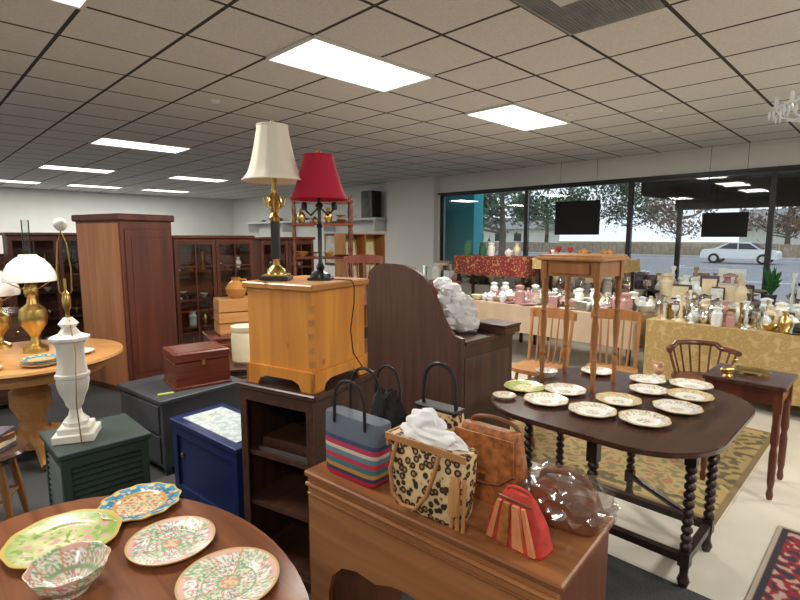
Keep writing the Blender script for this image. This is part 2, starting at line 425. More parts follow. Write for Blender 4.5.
for (b0,b1,z0,z1) in [(3.82,4.66,1.64,2.24),(1.65,2.24,1.60,1.96)]:
    o=O('window_sign',R(8.72,(b0+b1)/2,0),rz=pi/4); h=(b1-b0)/2
    o.box((0,0,(z0+z1)/2),(.02,2*h,z1-z0),M_board,bev=.004)
    for y in (-h*.8,h*.8): o.tube([(0,y,z1),(0,y,H)],.003,M_black,5)
    o.done()
# ---------------- plates ----------------
def nz(x,y,s,k=1.0): return noise.noise(Vector((x*k+s*7.1,y*k-s*3.3,s*1.7)))
def mixc(a,b,t): return tuple(a[i]*(1-t)+b[i]*t for i in range(3))
def style(st,Rr,seed):
    def f(r,a,z,j):
        q=r/Rr; x,y=r*math.cos(a)/Rr,r*math.sin(a)/Rr
        if st=='blue':
            if q>.95: return (.60,.40,.10)
            if q>.66:
                s2=math.sin(a*12)
                if q>.86: return (.62,.55,.25) if s2>.5 else (.05,.30,.45)
                n=nz(x,y,seed,9)
                if n>.3: return (.72,.35,.12)
                if n<-.38: return (.75,.72,.55)
                return (.02,.20,.36)
            if q>.58: return (.60,.36,.08)
            n=nz(x,y,seed+2,8)
            if n>.2: return (.50,.18,.12)
            if n<-.25: return (.22,.34,.22)
            return (.66,.50,.26)
        if st=='rose':
            if q>.95: return (.60,.40,.18)
            if q<.2: return (.66,.30,.28) if nz(x,y,seed,14)>0 else (.74,.60,.34)
            if q<.25: return (.25,.40,.22)
            se=int(a/(2*pi)*8); fr=(a/(2*pi)*8)%1
            if fr<.05 or fr>.95: return (.55,.34,.16)
            if .52<q<.56: return (.30,.42,.26)
            n=nz(x,y,seed,17)
            if se%2==0:
                if q>.86: return (.72,.45,.38)
                if n>.22: return (.62,.26,.28)
                if n<-.25: return (.18,.38,.30)
                return (.80,.78,.70)
            if n>.26: return (.70,.36,.38)
            if n<-.12: return (.24,.44,.24)
            return (.74,.74,.60)
        if st=='green':
            if q>.95: return (.62,.45,.12)
            n=nz(x,y,seed,3.2); m=nz(x,y,seed+4,9)
            base=mixc((.30,.44,.10),(.80,.74,.45),min(1,max(0,(1.1-q*1.1)+n*.7)))
            if m>.32 and q<.8: return (.72,.36,.36)
            if m<-.34: return (.26,.40,.10)
            return base
        if q>.95: return (.60,.42,.2)
        if q>.62:
            n=nz(x,y,seed,11)
            if n>.28: return (.60,.32,.24)
            if n<-.3: return (.26,.38,.18)
            if st=='yel': return (.75,.64,.36)
            return (.84,.82,.74)
        if q<.3:
            n=nz(x,y,seed,12)
            if n>.18: return (.66,.38,.26)
            if n<-.25: return (.36,.45,.22)
        return (.88,.87,.82)
    return f
def plate(name,x,y,z,r,st,seed,sc=0,n=0,deep=.024):
    o=O(name,(x,y,z))
    rf=(lambda a,rr,zz:1+sc*(rr/r)**6*math.cos(n*a)) if sc else None
    pr=[(0,.005),(r*.3,.005),(r*.56,.006),(r*.64,.011),(r*.95,deep),(r,deep+.001),(r*.985,deep-.004),(r*.62,.002),(r*.58,0),(0,0)]
    o.lathe(pr,M_vc,seg=144,colf=style(st,r,seed),rf=rf,sub=7); o.done(1.0)
TC=(-.72,1.05); TZ=.75
o=O('oval_dining_table',(TC[0],TC[1],0),deg=135)
def ell(a,b,n=64): return [(a*math.cos(2*pi*i/n),b*math.sin(2*pi*i/n)) for i in range(n)]
o.prism(ell(.62,.46),TZ-.03,TZ-.006,W_brown); o.prism(ell(.612,.452),TZ-.006,TZ,W_brown)
o.prism(ell(.5,.34),TZ-.1,TZ-.03,W_brown)
o.solid([(.05,.1),(.07,.2),(.04,.3),(.06,.5),(.05,TZ-.1)],W_brown)
for k in range(4):
    a=pi/4+k*pi/2; o.tube([(.03*math.cos(a),.03*math.sin(a),.3),(.2*math.cos(a),.2*math.sin(a),.22),(.38*math.cos(a),.34*math.sin(a),.03)],[.035,.03,.025],W_brown)
o.done()
plate('decorative_plate',-.826,1.515,TZ,.118,'blue',1,.03,12,.018)
plate('decorative_plate',-.635,1.31,TZ,.115,'rose',2,0,0,.018)
plate('decorative_plate',-.422,1.15,TZ,.122,'rose',3,0,0,.018)
plate('decorative_plate',-.94,1.32,TZ,.142,'green',4,.015,10,.020)
o=O('porcelain_bowl',(-.80,1.13,TZ)); st=style('rose',.1,6)
def bc(r,a,z,j): return st(max(.03,min(.094,.03+z*.95)),a,z,j)
o.lathe([(r*.88,z*.84) for r,z in [(0,.012),(.035,.014),(.07,.035),(.09,.065),(.097,.083),(.1,.084),(.098,.078),(.085,.048),(.06,.02),(.045,.012),(.045,0),(0,0)]],M_vc,seg=120,sub=6,colf=bc,rf=lambda a,r,z:1+.03*(z/.084)*math.cos(10*a)); o.done(1.0)

# ---------------- kneehole desk ----------------
DZ=.76
DR=math.radians(-40)
o=O('kneehole_desk',(-.334,1.745,0),rz=DR)
Lx,Ly=.94,.39
o.bx(-.012,Lx+.015,-.012,Ly+.01,DZ-.022,DZ,W_desk,bev=.005)
o.bx(0,Lx,0,.02,DZ-.05,DZ-.022,W_deskl)
pan=[(0,0),(.1,0),(.1,.33),(.12,.40),(.17,.45),(.24,.47),(.33,.465),(.40,.49),(.47,.50),(.54,.49),(.61,.465),(.70,.47),(.77,.45),(.82,.40),(.84,.33),(.84,0),(Lx,0),(Lx,DZ-.05),(0,DZ-.05)]
o.prism(pan,.0,.02,W_deskl,'xz')
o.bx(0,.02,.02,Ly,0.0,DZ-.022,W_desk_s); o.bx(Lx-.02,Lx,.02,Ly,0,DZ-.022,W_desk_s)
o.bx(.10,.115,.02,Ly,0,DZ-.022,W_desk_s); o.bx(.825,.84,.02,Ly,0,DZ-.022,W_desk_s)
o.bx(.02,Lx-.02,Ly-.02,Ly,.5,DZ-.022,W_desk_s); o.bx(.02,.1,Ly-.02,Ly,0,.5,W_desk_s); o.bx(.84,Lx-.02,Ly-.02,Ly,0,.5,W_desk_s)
o.tube([(-.005,-.004,DZ-.05),(Lx+.005,-.004,DZ-.05)],.008,W_deskl)
o.tube([(.0,-.003,DZ-.085),(Lx,-.003,DZ-.085)],.004,W_desk)
o.done()
def dk(lx,ly,z=0):
    return (-.334+lx*math.cos(DR)-ly*math.sin(DR),1.745+lx*math.sin(DR)+ly*math.cos(DR),DZ+z)
def arch(x0,x1,y,z0,z1,n=14,p=2.2):
    return [((x0+x1)/2-(x1-x0)/2*math.cos(pi*i/n),y,z0+(z1-z0)*(math.sin(pi*i/n))**(1/p)) for i in range(n+1)]
o=O('striped_tote_bag',dk(.165,.09),rz=DR)
o.loft([(0,0,0,.225,.10),(0,0,.01,.245,.11),(0,0,.12,.26,.10),(0,0,.215,.275,.075),(0,0,.22,.27,.07)],M_tote,p=6)
for y in (-.04,.04): o.tube(arch(-.075,.075,y,.19,.38 if y>0 else .35),.006,M_black)
o.done()
o=O('black_fur_pouch',dk(.18,.235),rz=DR); o.blob((0,0,.14),(.08,.05,.14),M_blackf,.35,6,fl=0.0); o.tube(arch(-.06,.06,0,.2,.37),.005,M_black); o.done()
o=O('leopard_print_handbag',dk(.375,.29),rz=DR)
o.loft([(0,0,0,.2,.09),(0,0,.1,.21,.1),(0,0,.24,.18,.06)],M_leop,p=5); o.bx(-.092,.092,-.032,.032,.235,.25,M_black,bev=.004)
o.tube(arch(-.07,.07,0,.24,.40),.007,M_black); o.done()
o=O('leopard_print_tote',dk(.50,.075),rz=DR)
o.loft([(0,0,0,.24,.10),(0,0,.02,.255,.115),(0,0,.12,.28,.11),(0,0,.215,.30,.08),(0,0,.222,.295,.075)],M_leop,p=5)
o.tube([(-.10,-.048,.205),(-.115,-.062,.12),(-.10,-.068,.05),(-.06,-.068,.02),(-.01,-.068,.025),(.03,-.065,.08),(.05,-.056,.15),(.06,-.046,.205)],.0065,M_tanl)
for x in (.11,.13,.15): o.tube([(x,-.048,.16),(x+.008,-.062,.09),(x+.010,-.066,.015)],.006,M_tanl,6)
o.solid([(.005,.17),(.014,.15),(.02,.06)],M_tanl,at=(.128,-.066,0),seg=10)
o.bx(-.15,.15,-.046,-.040,.205,.225,M_tanl); o.bx(-.15,-.143,-.04,.04,.18,.225,M_tanl)
o.blob((.0,.0,.235),(.11,.032,.035),M_tissue,.3,2.5,4,3); o.blob((-.03,.01,.265),(.065,.03,.045),M_tissue,.35,2.2,4,5); o.done()
o=O('tooled_leather_handbag',dk(.60,.262),rz=DR)
o.loft([(0,0,0,.23,.09),(0,0,.02,.245,.1),(0,0,.12,.24,.08),(0,0,.22,.21,.05),(0,0,.235,.20,.03)],M_tan,p=5)
o.prism([(-.105,.225),(.105,.225),(.11,.12),(.06,.08),(0,.07),(-.06,.08),(-.11,.12)],-.054,-.048,M_tan,'xz'); o.bx(-.012,.012,-.06,-.05,.08,.1,M_brass)
o.tube([(-.112,-.056,.12),(-.06,-.056,.078),(0,-.056,.068),(.06,-.056,.078),(.112,-.056,.12)],.003,M_brl)
o.tube(arch(-.09,.09,.02,.2,.26),.007,M_brl); o.done()
o=O('red_leather_handbag',dk(.79,.085),rz=DR-.1)
o.loft([(0,0,0,.175,.07),(0,0,.015,.19,.08),(0,0,.08,.155,.062),(0,0,.135,.095,.035),(0,0,.145,.085,.02)],M_redl,p=5)
for k,(x0_,x1_) in enumerate([(-.075,-.055),(-.04,-.005),(.01,.045),(.06,.078)]):
    o.prism([(x0_,.012),(x1_,.012),(x1_*.72,.085),(x1_*.55,.13),(x0_*.55,.13),(x0_*.72,.085)],-.046,-.036,M_orl if k!=1 else M_tan,'xz')
o.tube(arch(-.038,.038,0,.13,.16),.005,M_redl); o.tube([(-.05,-.02,.13),(0,-.03,.137),(.05,-.02,.13)],.004,M_brl); o.done()
o=O('brown_leather_bag_in_plastic',dk(.845,.27),rz=DR+.1)
o.loft([(0,0,.004,.20,.1),(0,0,.05,.22,.12),(0,0,.11,.18,.08),(0,0,.135,.12,.04)],M_brl,p=3.5); o.tube(arch(-.07,.07,0,.11,.155),.009,M_brl)
o.blob((0,.0,.078),(.145,.085,.085),M_film,.3,3.5,4,2,fl=.0); o.done()

# ---------------- pine chest stack ----------------
F=(-.37,2.10); PR=math.radians(60)
CZ=.93
o=O('open_shelf_cabinet',(F[0],F[1],0),rz=PR)
x1,y1=.45,.43
o.bx(-.03,x1+.015,-.03,y1+.015,CZ-.03,CZ,W_dark,bev=.006)
o.bx(-.01,x1,-.01,.015,.05,CZ-.03,W_dark); o.bx(-.01,x1,y1-.02,y1,.05,CZ-.03,W_dark); o.bx(x1-.015,x1,.015,y1-.02,.05,CZ-.03,W_darkx)
for z in (.05,.33,.58): o.bx(-.005,x1-.015,.015,y1-.02,z,z+.022,W_darkx)
o.bx(-.02,-.01,-.01,.03,.0,CZ-.03,W_darkx); o.bx(-.02,-.01,y1-.04,y1,0,CZ-.03,W_darkx); o.bx(-.02,-.01,.03,y1-.04,CZ-.08,CZ-.03,W_darkx)
o.bx(-.02,x1,-.01,y1,0,.05,W_dark)
M_screen=plain('grey_panel',(.09,.08,.075),.5)
o.box((.15,.2,.63),(.2,.32,.05),W_darkx); o.box((.02,.2,.61),(.012,.30,.016),M_screen)
o.done()
o=O('pine_blanket_chest',(F[0],F[1],CZ),rz=PR)
hx,hy,hz=.42,.40,.47
o.bx(.012,hx-.012,.012,hy-.012,.05,hz-.03,W_pine); o.bx(-.008,hx+.008,-.008,hy+.008,hz-.03,hz,W_pinex,bev=.006)
fb=lambda L:[(0,0),(.07,0),(.085,.03),(.12,.045),(L-.12,.045),(L-.085,.03),(L-.07,0),(L,0),(L,.085),(L-.004,.09),(.004,.09),(0,.085)]
o.prism(fb(hx),0,.014,W_pine,'xz'); o.prism(fb(hx),hy-.014,hy,W_pine,'xz'); o.prism(fb(hy),0.0,.014,W_pine,'yz'); o.prism(fb(hy),hx-.014,hx,W_pine,'yz')
for z in (.11,.17,.23,.29,.35): o.bx(.011,.014,.012,.032,z,z+.03,W_pinex); o.bx(.012,.032,.011,.014,z,z+.03,W_pinex)
o.done()
def shade(o,r0,r1,z0,z1,mat,at=(0,0,0),scal=0,pw=.75):
    n=8; P=[]
    for i in range(n+1):
        t=i/n; r=r0+(r1-r0)*(t**pw); P.append((r,z0+(z1-z0)*t))
    P2=P+[(r-.003,z) for r,z in P[::-1]]
    o.lathe(P2+[P[0]],mat,at=at,seg=48,rf=(lambda a,r,z:1+scal*math.cos(12*a)) if scal else None)
    o.tube([(r0*math.cos(a),r0*math.sin(a),z0) for a in [2*pi*i/40 for i in range(40)]],.004,mat,6,True)
    o.tube([(r1*math.cos(a),r1*math.sin(a),z1) for a in [2*pi*i/40 for i in range(40)]],.004,mat,6,True)
z=CZ+hz
o=O('brass_table_lamp',(-.575,2.35,z))
o.bx(-.065,.065,-.065,.065,0,.02,M_black,bev=.003); o.bx(-.055,.055,-.055,.055,.02,.03,M_brass,bev=.003)
o.solid([(.045,.03),(.04,.05),(.018,.07),(.016,.09),(.02,.1)],M_brass); o.bx(-.018,.018,-.018,.018,.1,.27,M_black,bev=.003)
o.solid([(.02,.27),(.028,.29),(.014,.31),(.024,.34),(.034,.36),(.028,.385),(.012,.40),(.010,.44),(.016,.46),(.008,.47),(.006,.70)],M_brass)
for k in range(6):
    a=k*pi/3; o.tube([(0,0,.32),(.04*math.cos(a),.04*math.sin(a),.34),(.05*math.cos(a),.05*math.sin(a),.38)],.004,M_brass,5)
o.solid([(.004,.69),(.012,.705),(.004,.72)],M_brass)
shade(o,.138,.068,.455,.695,M_shade,scal=.02,pw=.55)
for k in range(3):
    a=k*2*pi/3; o.tube([(0,0,.67),(.067*math.cos(a),.067*math.sin(a),.688)],.002,M_brass,4)
o.tube([(-.05,-.04,.01),(-.08,-.06,.006),(-.02,-.13,.004),(.04,-.12,.004)],.003,M_brass,5)
o.done()
o=O('black_candlestick_lamp',(-.375,2.38,z))
o.bx(-.055,.055,-.055,.055,0,.012,M_black,bev=.003); o.solid([(.05,.012),(.045,.03),(.015,.045),(.022,.06),(.010,.08),(.010,.24),(.018,.25),(.008,.27),(.009,.33),(.02,.345),(.008,.36),(.008,.40),(.005,.58)],M_black)
o.tube([(-.07,0,.33),(-.04,0,.30),(0,0,.34),(.04,0,.30),(.07,0,.33)],.005,M_black)
for x in (-.07,.07): o.solid([(.012,.325),(.015,.345),(.01,.36)],M_black,at=(x,0,0))
shade(o,.13,.066,.375,.57,M_redshade,pw=.8); o.solid([(.004,.57),(.012,.585),(.003,.60)],M_brass)
for k in range(3):
    a=k*2*pi/3; o.tube([(0,0,.56),(.065*math.cos(a),.065*math.sin(a),.568)],.002,M_brass,4)
o.tube([(.05,-.02,.006),(.12,-.06,.005),(.152,-.072,.004),(.166,-.085,-.02),(.165,-.09,-.1),(.150,-.115,-.22),(.160,-.1,-.33),(.2,-.035,-.42)],.003,M_black,5)
o.done()

# ---------------- dark dresser with curved back ----------------
o=O('dresser_with_scrolled_back',(.375,2.86,0),rz=pi/4)
prof=[(0,0),(0,1.02),(.06,1.03),(.12,1.08),(.17,1.17),(.23,1.28),(.30,1.36),(.38,1.40),(.47,1.425),(.56,1.43),(.66,1.43),(.74,1.41),(.80,1.37),(.82,1.31),(.82,0)]
o.prism(prof,-.028,0,W_scroll,'yz')
o.bx(0,.5,.0,.82,.06,.975,W_dark); o.bx(0,.515,-.012,.83,.975,1.0,W_darkx,bev=.004)
for z0,z1 in ((.10,.36),(.38,.62),(.64,.93)): o.bx(.5,.515,.03,.79,z0,z1,W_darkx,bev=.004)
for y in (.01,.74):
    for x in (.01,.44): o.bx(x,x+.05,y,y+.06,0,.06,W_dark)
o.bx(0,.46,-.004,0,.12,.9,W_scroll)
o.done()
o=O('white_plush_throw',(.36,3.20,1.0))
for k,(dx,dy,dz,s_) in enumerate([(-.08,.06,.30,.06),(-.04,.03,.26,.075),(-.07,.02,.19,.075),(.02,.0,.20,.075),(-.01,-.02,.13,.09),(.06,-.02,.13,.075),(-.04,-.03,.06,.085),(.05,-.05,.055,.085),(.09,-.02,.05,.06),(.07,.0,.19,.045),(-.10,.0,.12,.05)]):
    o.blob((dx,dy,dz),(s_,s_*.8,s_*.7),M_tissue,.28,3,3,k,fl=.001)
o.done()
o=O('wooden_writing_box',(.625,3.20,1.001),rz=pi/4); o.bx(-.09,.08,-.12,.10,0,.045,W_gate,bev=.004); o.bx(-.095,.085,-.125,.105,.045,.06,W_darkx,bev=.003); o.done()

# ---------------- gateleg table ----------------
GC=(1.15,2.575)
o=O('gateleg_table',(GC[0],GC[1],0),rz=pi/4)
rp=rrect(1.18,1.10,.33,10)
o.prism(rp,TZ-.022,TZ-.004,W_gate); o.prism([(x*.992,y*.992) for x,y in rp],TZ-.004,TZ,W_gate)
def tleg(o,x,y,h,mat,r0=.014,r1=.026,n=10,at=0.0):
    o.box((x,y,.14+at),(.048,.048,.07),mat); o.box((x,y,h-.07+at),(.048,.048,.14),mat)
    o.solid([(.018,0),(.028,.03),(.018,.06),(.02,.105)],mat,at=(x,y,at),seg=12)
    o.solid(bead(r0,r1,.175,h-.14,n),mat,at=(x,y,at),seg=12)
for x in (-.19,.19):
    for y in (-.41,.41): tleg(o,x,y,TZ-.022,W_gatel)
for x,y in ((-.46,-.08),(.46,.08)): tleg(o,x,y,TZ-.022,W_gatel)
for x in (-.19,.19):
    o.bx(x-.02,x+.02,-.41,.41,.12,.155,W_gatel); o.bx(x-.012,x+.012,-.41,.41,.64,.725,W_gatel)
for y in (-.41,.41):
    o.bx(-.17,.17,y-.018,y+.018,.12,.155,W_gatel); o.bx(-.17,.17,y-.012,y+.012,.64,.725,W_gatel)
for sx,yy in ((-1,-.08),(1,.08)):
    for z in (.14,.68): o.tube([(sx*.19,-sx*.36,z),(sx*.46,yy,z)],.018,W_gatel,8)
o.done()
pl=[(.70,2.76,'green'),(.755,2.53,'w'),(.91,2.70,'w'),(.935,2.37,'w'),(1.13,2.53,'yel'),(1.13,2.25,'w'),(1.37,2.70,'w'),(1.37,2.41,'w'),(1.54,2.60,'yel'),(1.66,2.80,'w'),(1.46,2.90,'w'),(1.24,3.09,'w')]
for i,(x,y,s_) in enumerate(pl):
    plate('floral_dinner_plate',x,y,TZ,.112 if i not in (6,10,11) else .10,s_,30+i,.025,8,.02)
o=O('floral_soup_bowl',(.90,3.03,TZ)); o.lathe([(0,.01),(.035,.012),(.065,.036),(.07,.038),(.045,0),(0,0)],M_vc,seg=72,sub=5,colf=style('w',.07,55)); o.done(1)
o=O('floral_saucer',(.555,2.60,TZ)); o.lathe([(0,.006),(.04,.006),(.062,.02),(.045,0),(0,0)],M_vc,seg=72,sub=5,colf=style('rose',.062,56)); o.done(1)
M_pinkp=plain('pink_porcelain',(.50,.26,.16),.3,0,.5,30)
o=O('porcelain_bird_figurine',(1.575,3.0,TZ)); o.solid([(.035,0),(.04,.01),(.02,.02)],M_white); o.blob((0,0,.05),(.03,.042,.03),M_pinkp,.15); o.blob((0,-.025,.085),(.017,.018,.018),M_pinkp,.1); o.tube([(0,.03,.06),(0,.08,.09)],[.016,.006],M_pinkp); o.solid([(.006,0),(.0,.02)],M_brass,at=(0,-.04,.085),M=Matrix.Rotation(pi/2,4,'X')); o.done()
o=O('turned_leg_side_table',(1.06,2.70,TZ),rz=pi/4)
sx,sy,sh=.285,.31,.75
for x in (0,sx):
    for y in (0,sy):
        o.box((x,y,sh-.085),(.036,.036,.11),W_stand)
        pr=[(.010,0),(.016,.02),(.011,.05),(.014,.10),(.018,.14),(.012,.16),(.019,.18),(.012,.20),(.014,.25),(.020,.36),(.012,.41),(.02,.43),(.012,.45),(.018,.48),(.012,.50),(.021,.53),(.014,.56),(.018,.60),(.018,sh-.14)]
        o.solid(pr,W_stand,at=(x,y,0),seg=14)
for x in (0,sx): o.bx(x-.01,x+.01,.018,sy-.018,sh-.12,sh-.03,W_stand)
for y in (0,sy): o.bx(.018,sx-.018,y-.01,y+.01,sh-.12,sh-.03,W_stand)
o.bx(-.04,sx+.04,-.04,sy+.04,sh-.03,sh-.01,W_oakx,bev=.005); o.bx(-.03,sx+.03,-.03,sy+.03,sh-.01,sh,W_oakx)
o.bx(-.022,-.01,.04,sy-.04,sh-.105,sh-.045,W_stand,bev=.004)
o.done()

# ---------------- chairs ----------------
def chair(name,x,y,deg,mat,z0=0.0,matx=None,hb=.93):
    matx=matx or mat
    o=O(name,(x,y,z0),deg=deg)
    o.prism([(p[0],p[1]) for p in rrect(.42,.40,.1,6)],.43,.46,matx)
    o.prism([(p[0]*.9,p[1]*.9) for p in rrect(.42,.40,.1,6)],.42,.43,matx)
    for sx in (-1,1):
        for sy in (-1,1):
            T=Vector((sx*.14,sy*.13,.43)); Bp=Vector((sx*.19,sy*.18,0.0)); P=[T.lerp(Bp,t) for t in (0,.15,.3,.35,.5,.65,.8,.85,1)]
            o.tube(P,[.013,.016,.02,.014,.021,.019,.013,.017,.011],mat,10)
        o.tube([(sx*.17,-.15,.18),(sx*.17,0,.18),(sx*.17,.15,.18)],[.009,.014,.009],mat)
    o.tube([(-.17,0,.18),(0,0,.18),(.17,0,.18)],[.009,.014,.009],mat)
    for sx in (-1,1): o.tube([(sx*.18,-.16,.45),(sx*.185,-.20,.65),(sx*.19,-.25,hb-.02)],[.014,.016,.012],mat,10)
    for k in range(5):
        xx=-.12+k*.06; o.tube([(xx*.9,-.165,.45),(xx,-.215,.65),(xx*1.05,-.25,hb-.06)],[.008,.010,.006],mat,8)
    n=12
    def cr(u,v):
        xx=-.215+.43*u; bow=-.03*(1-(2*u-1)**2); zt=hb+.02*(1-(2*u-1)**2)
        q=[(-.26,hb-.075),(-.265,zt),(-.245,zt),(-.24,hb-.075)]; i=int(round(v*4))%4; return (xx,q[i][0]+bow,q[i][1])
    o.surf(cr,n,4,matx)
    return o.done()
chair('spindle_back_chair',1.80,4.22,150,W_oak,.013)
chair('spindle_back_chair',1.22,4.32,140,W_oak,.013)
chair('spindle_back_chair',.78,3.78,200,W_stand,hb=.85)
o=O('captains_chair',(2.46,4.0,.013),deg=165)
o.prism(rrect(.42,.40,.14,8),.42,.45,W_redz)
for sx in (-1,1):
    for sy in (-1,1): o.tube([(sx*.14,sy*.13,.42),(sx*.17,sy*.16,.2),(sx*.19,sy*.18,.0)],[.015,.02,.012],W_redz,10)
arc=[(.25*math.cos(a),-.02+.25*math.sin(a),.66+(.03 if 3.9<a<5.5 else 0)) for a in [pi*.98+i*(pi*1.04)/20 for i in range(21)]]
o.tube(arc,.022,W_redz,10)
for i in range(1,20,2):
    p=arc[i]; o.tube([(p[0]*.75,p[1]*.72,.45),(p[0],p[1],p[2])],.008,W_redz,8)
o.done()
o=O('dark_side_table',(2.25,3.16,0),rz=pi/4)
o.bx(-.22,.22,-.22,.22,.70,.725,W_gate,bev=.005)
for x in (-.18,.18):
    for y in (-.18,.18): o.solid([(.014,0.013),(.02,.04),(.014,.08),(.02,.12),(.022,.3),(.016,.34),(.024,.38),(.02,.5),(.025,.56)],W_redz,at=(x,y,0),seg=12); o.box((x,y,.63),(.045,.045,.14),W_redz)
for q in (-.18,.18): o.bx(q-.01,q+.01,-.16,.16,.60,.70,W_redz); o.bx(-.16,.16,q-.01,q+.01,.60,.70,W_redz)
o.done()
o=O('brass_tray',(2.29,3.2,.725)); o.lathe([(0,.004),(.08,.004),(.10,.016),(.095,.0),(0,0)],M_brass,seg=32); o.done()
o=O('brass_swan_figurine',(2.09,3.14,.725)); o.solid([(.03,0),(.025,.01),(.01,.015)],M_brass); o.blob((0,0,.035),(.045,.025,.022),M_brass,.05); o.tube([(.03,0,.045),(.055,0,.075),(.04,0,.10),(.06,0,.105)],[.010,.007,.006,.004],M_brass); o.done()
M_bin=plain('white_plastic',(.70,.72,.74),.4,0,.05)
o=O('plastic_storage_bin',(2.10,3.58,.013),rz=pi/4); o.loft([(0,0,.0,.29,.29),(0,0,.36,.33,.33)],M_bin,p=8); o.prism(rrect(.35,.35,.04),.36,.39,M_bin); o.done()
def rug(name,a0,a1,b0,b1,fn,z=.012,res=90):
    o=O(name,R((a0+a1)/2,(b0+b1)/2,0),rz=pi/4); wa,wb=(a1-a0),(b1-b0)
    o.bx(-wa/2,wa/2,-wb/2,wb/2,0.0,z-.003,M_wcl)
    nu,nv=int(wa*res),int(wb*res)
    o.surf(lambda u,v:((u-.5)*wa,(v-.5)*wb,z+.0005*math.sin(u*40)),nu,nv,M_vcf,colf=lambda u,v:fn((u-.5)*wa,(v-.5)*wb,wa,wb)); o.done()
def goldrug(x,y,w,h):
    e=min(w/2-abs(x),h/2-abs(y)); n=nz(x,y,3,17)
    if e<.04: return (.22,.15,.07)
    if e<.2: return (.13,.11,.06) if n>.05 else (.38,.28,.11)
    return (.22,.19,.09) if n>.18 else ((.34,.16,.08) if n<-.25 else (.38,.29,.13))
def redrug(x,y,w,h):
    e=min(w/2-abs(x),h/2-abs(y)); n=nz(x,y,5,30)
    if e<.02: return (.36,.30,.24)
    if e<.05: return (.03,.02,.03)
    if e<.17: return (.40,.27,.21) if n>.22 else ((.03,.025,.04) if n<-.18 else (.22,.015,.022))
    if e<.19: return (.36,.28,.21)
    return (.035,.03,.05) if n>.18 else ((.38,.25,.19) if n<-.3 else (.22,.013,.022))
rug('gold_area_rug',3.12,4.95,.62,2.7,goldrug)
rug('red_oriental_rug',1.3,3.35,-.95,.37,redrug,res=130)

# ---------------- draped tables ----------------
def draped(name,a0,a1,b0,b1,zt,matt,skirt,legs=W_dark):
    o=O(name,R((a0+a1)/2,(b0+b1)/2,0),rz=pi/4); wa,wb=a1-a0,b1-b0
    per=2*(wa+wb)
    def pt(s_):
        s_=s_%per
        if s_<wb: return (-wa/2,-wb/2+s_),(-1,0)
        s_-=wb
        if s_<wa: return (-wa/2+s_,wb/2),(0,1)
        s_-=wa
        if s_<wb: return (wa/2,wb/2-s_),(1,0)
        s_-=wb; return (wa/2-s_,-wb/2),(0,-1)
    nu=int(per/.04)
    def fn(u,v):
        (x,y),(nx,ny)=pt(u*per); k=(.010+.012*math.sin(u*per*14)+.008*math.sin(u*per*31+1))*v+.004
        return (x+nx*k,y+ny*k,zt-v*skirt)
    o.surf(fn,nu,8,matt,wrapu=True)
    o.bx(-wa/2,wa/2,-wb/2,wb/2,zt-.03,zt,matt)
    for x in (-wa/2+.06,wa/2-.06):
        for y in (-wb/2+.06,wb/2-.06): o.bx(x-.02,x+.02,y-.02,y+.02,0,zt-.03,legs)
    return o.done()
draped('gold_cloth_display_table',5.48,6.45,-1.6,1.86,.75,M_gold,.62)
draped('pale_cloth_display_table',5.48,6.45,1.98,4.2,.75,M_pink,.34)
draped('white_cloth_display_table',7.35,8.3,-2.2,6.6,.75,M_wcl,.5)
draped('sideboard_with_red_runner',6.62,7.15,4.0,5.35,1.30,M_redcl,.30)
draped('sideboard_with_gold_runner',6.62,7.15,2.55,3.88,1.30,M_gold,.16)
cols=[M_silver,M_glassw,M_white,M_brass,M_glassw,M_silver,plain('blue_glass',(.08,.14,.30),.1),plain('amber_glass',(.40,.18,.05),.1),plain('green_glass',(.06,.18,.09),.1),plain('pink_glass',(.50,.28,.28),.1),plain('dark_pot',(.08,.06,.05),.5),M_cream]
neutral=[M_silver,M_glassw,M_white,M_silver,M_glassw,M_glassw,M_silver,M_cream,M_brass,cols[10],cols[10],cols[9]]
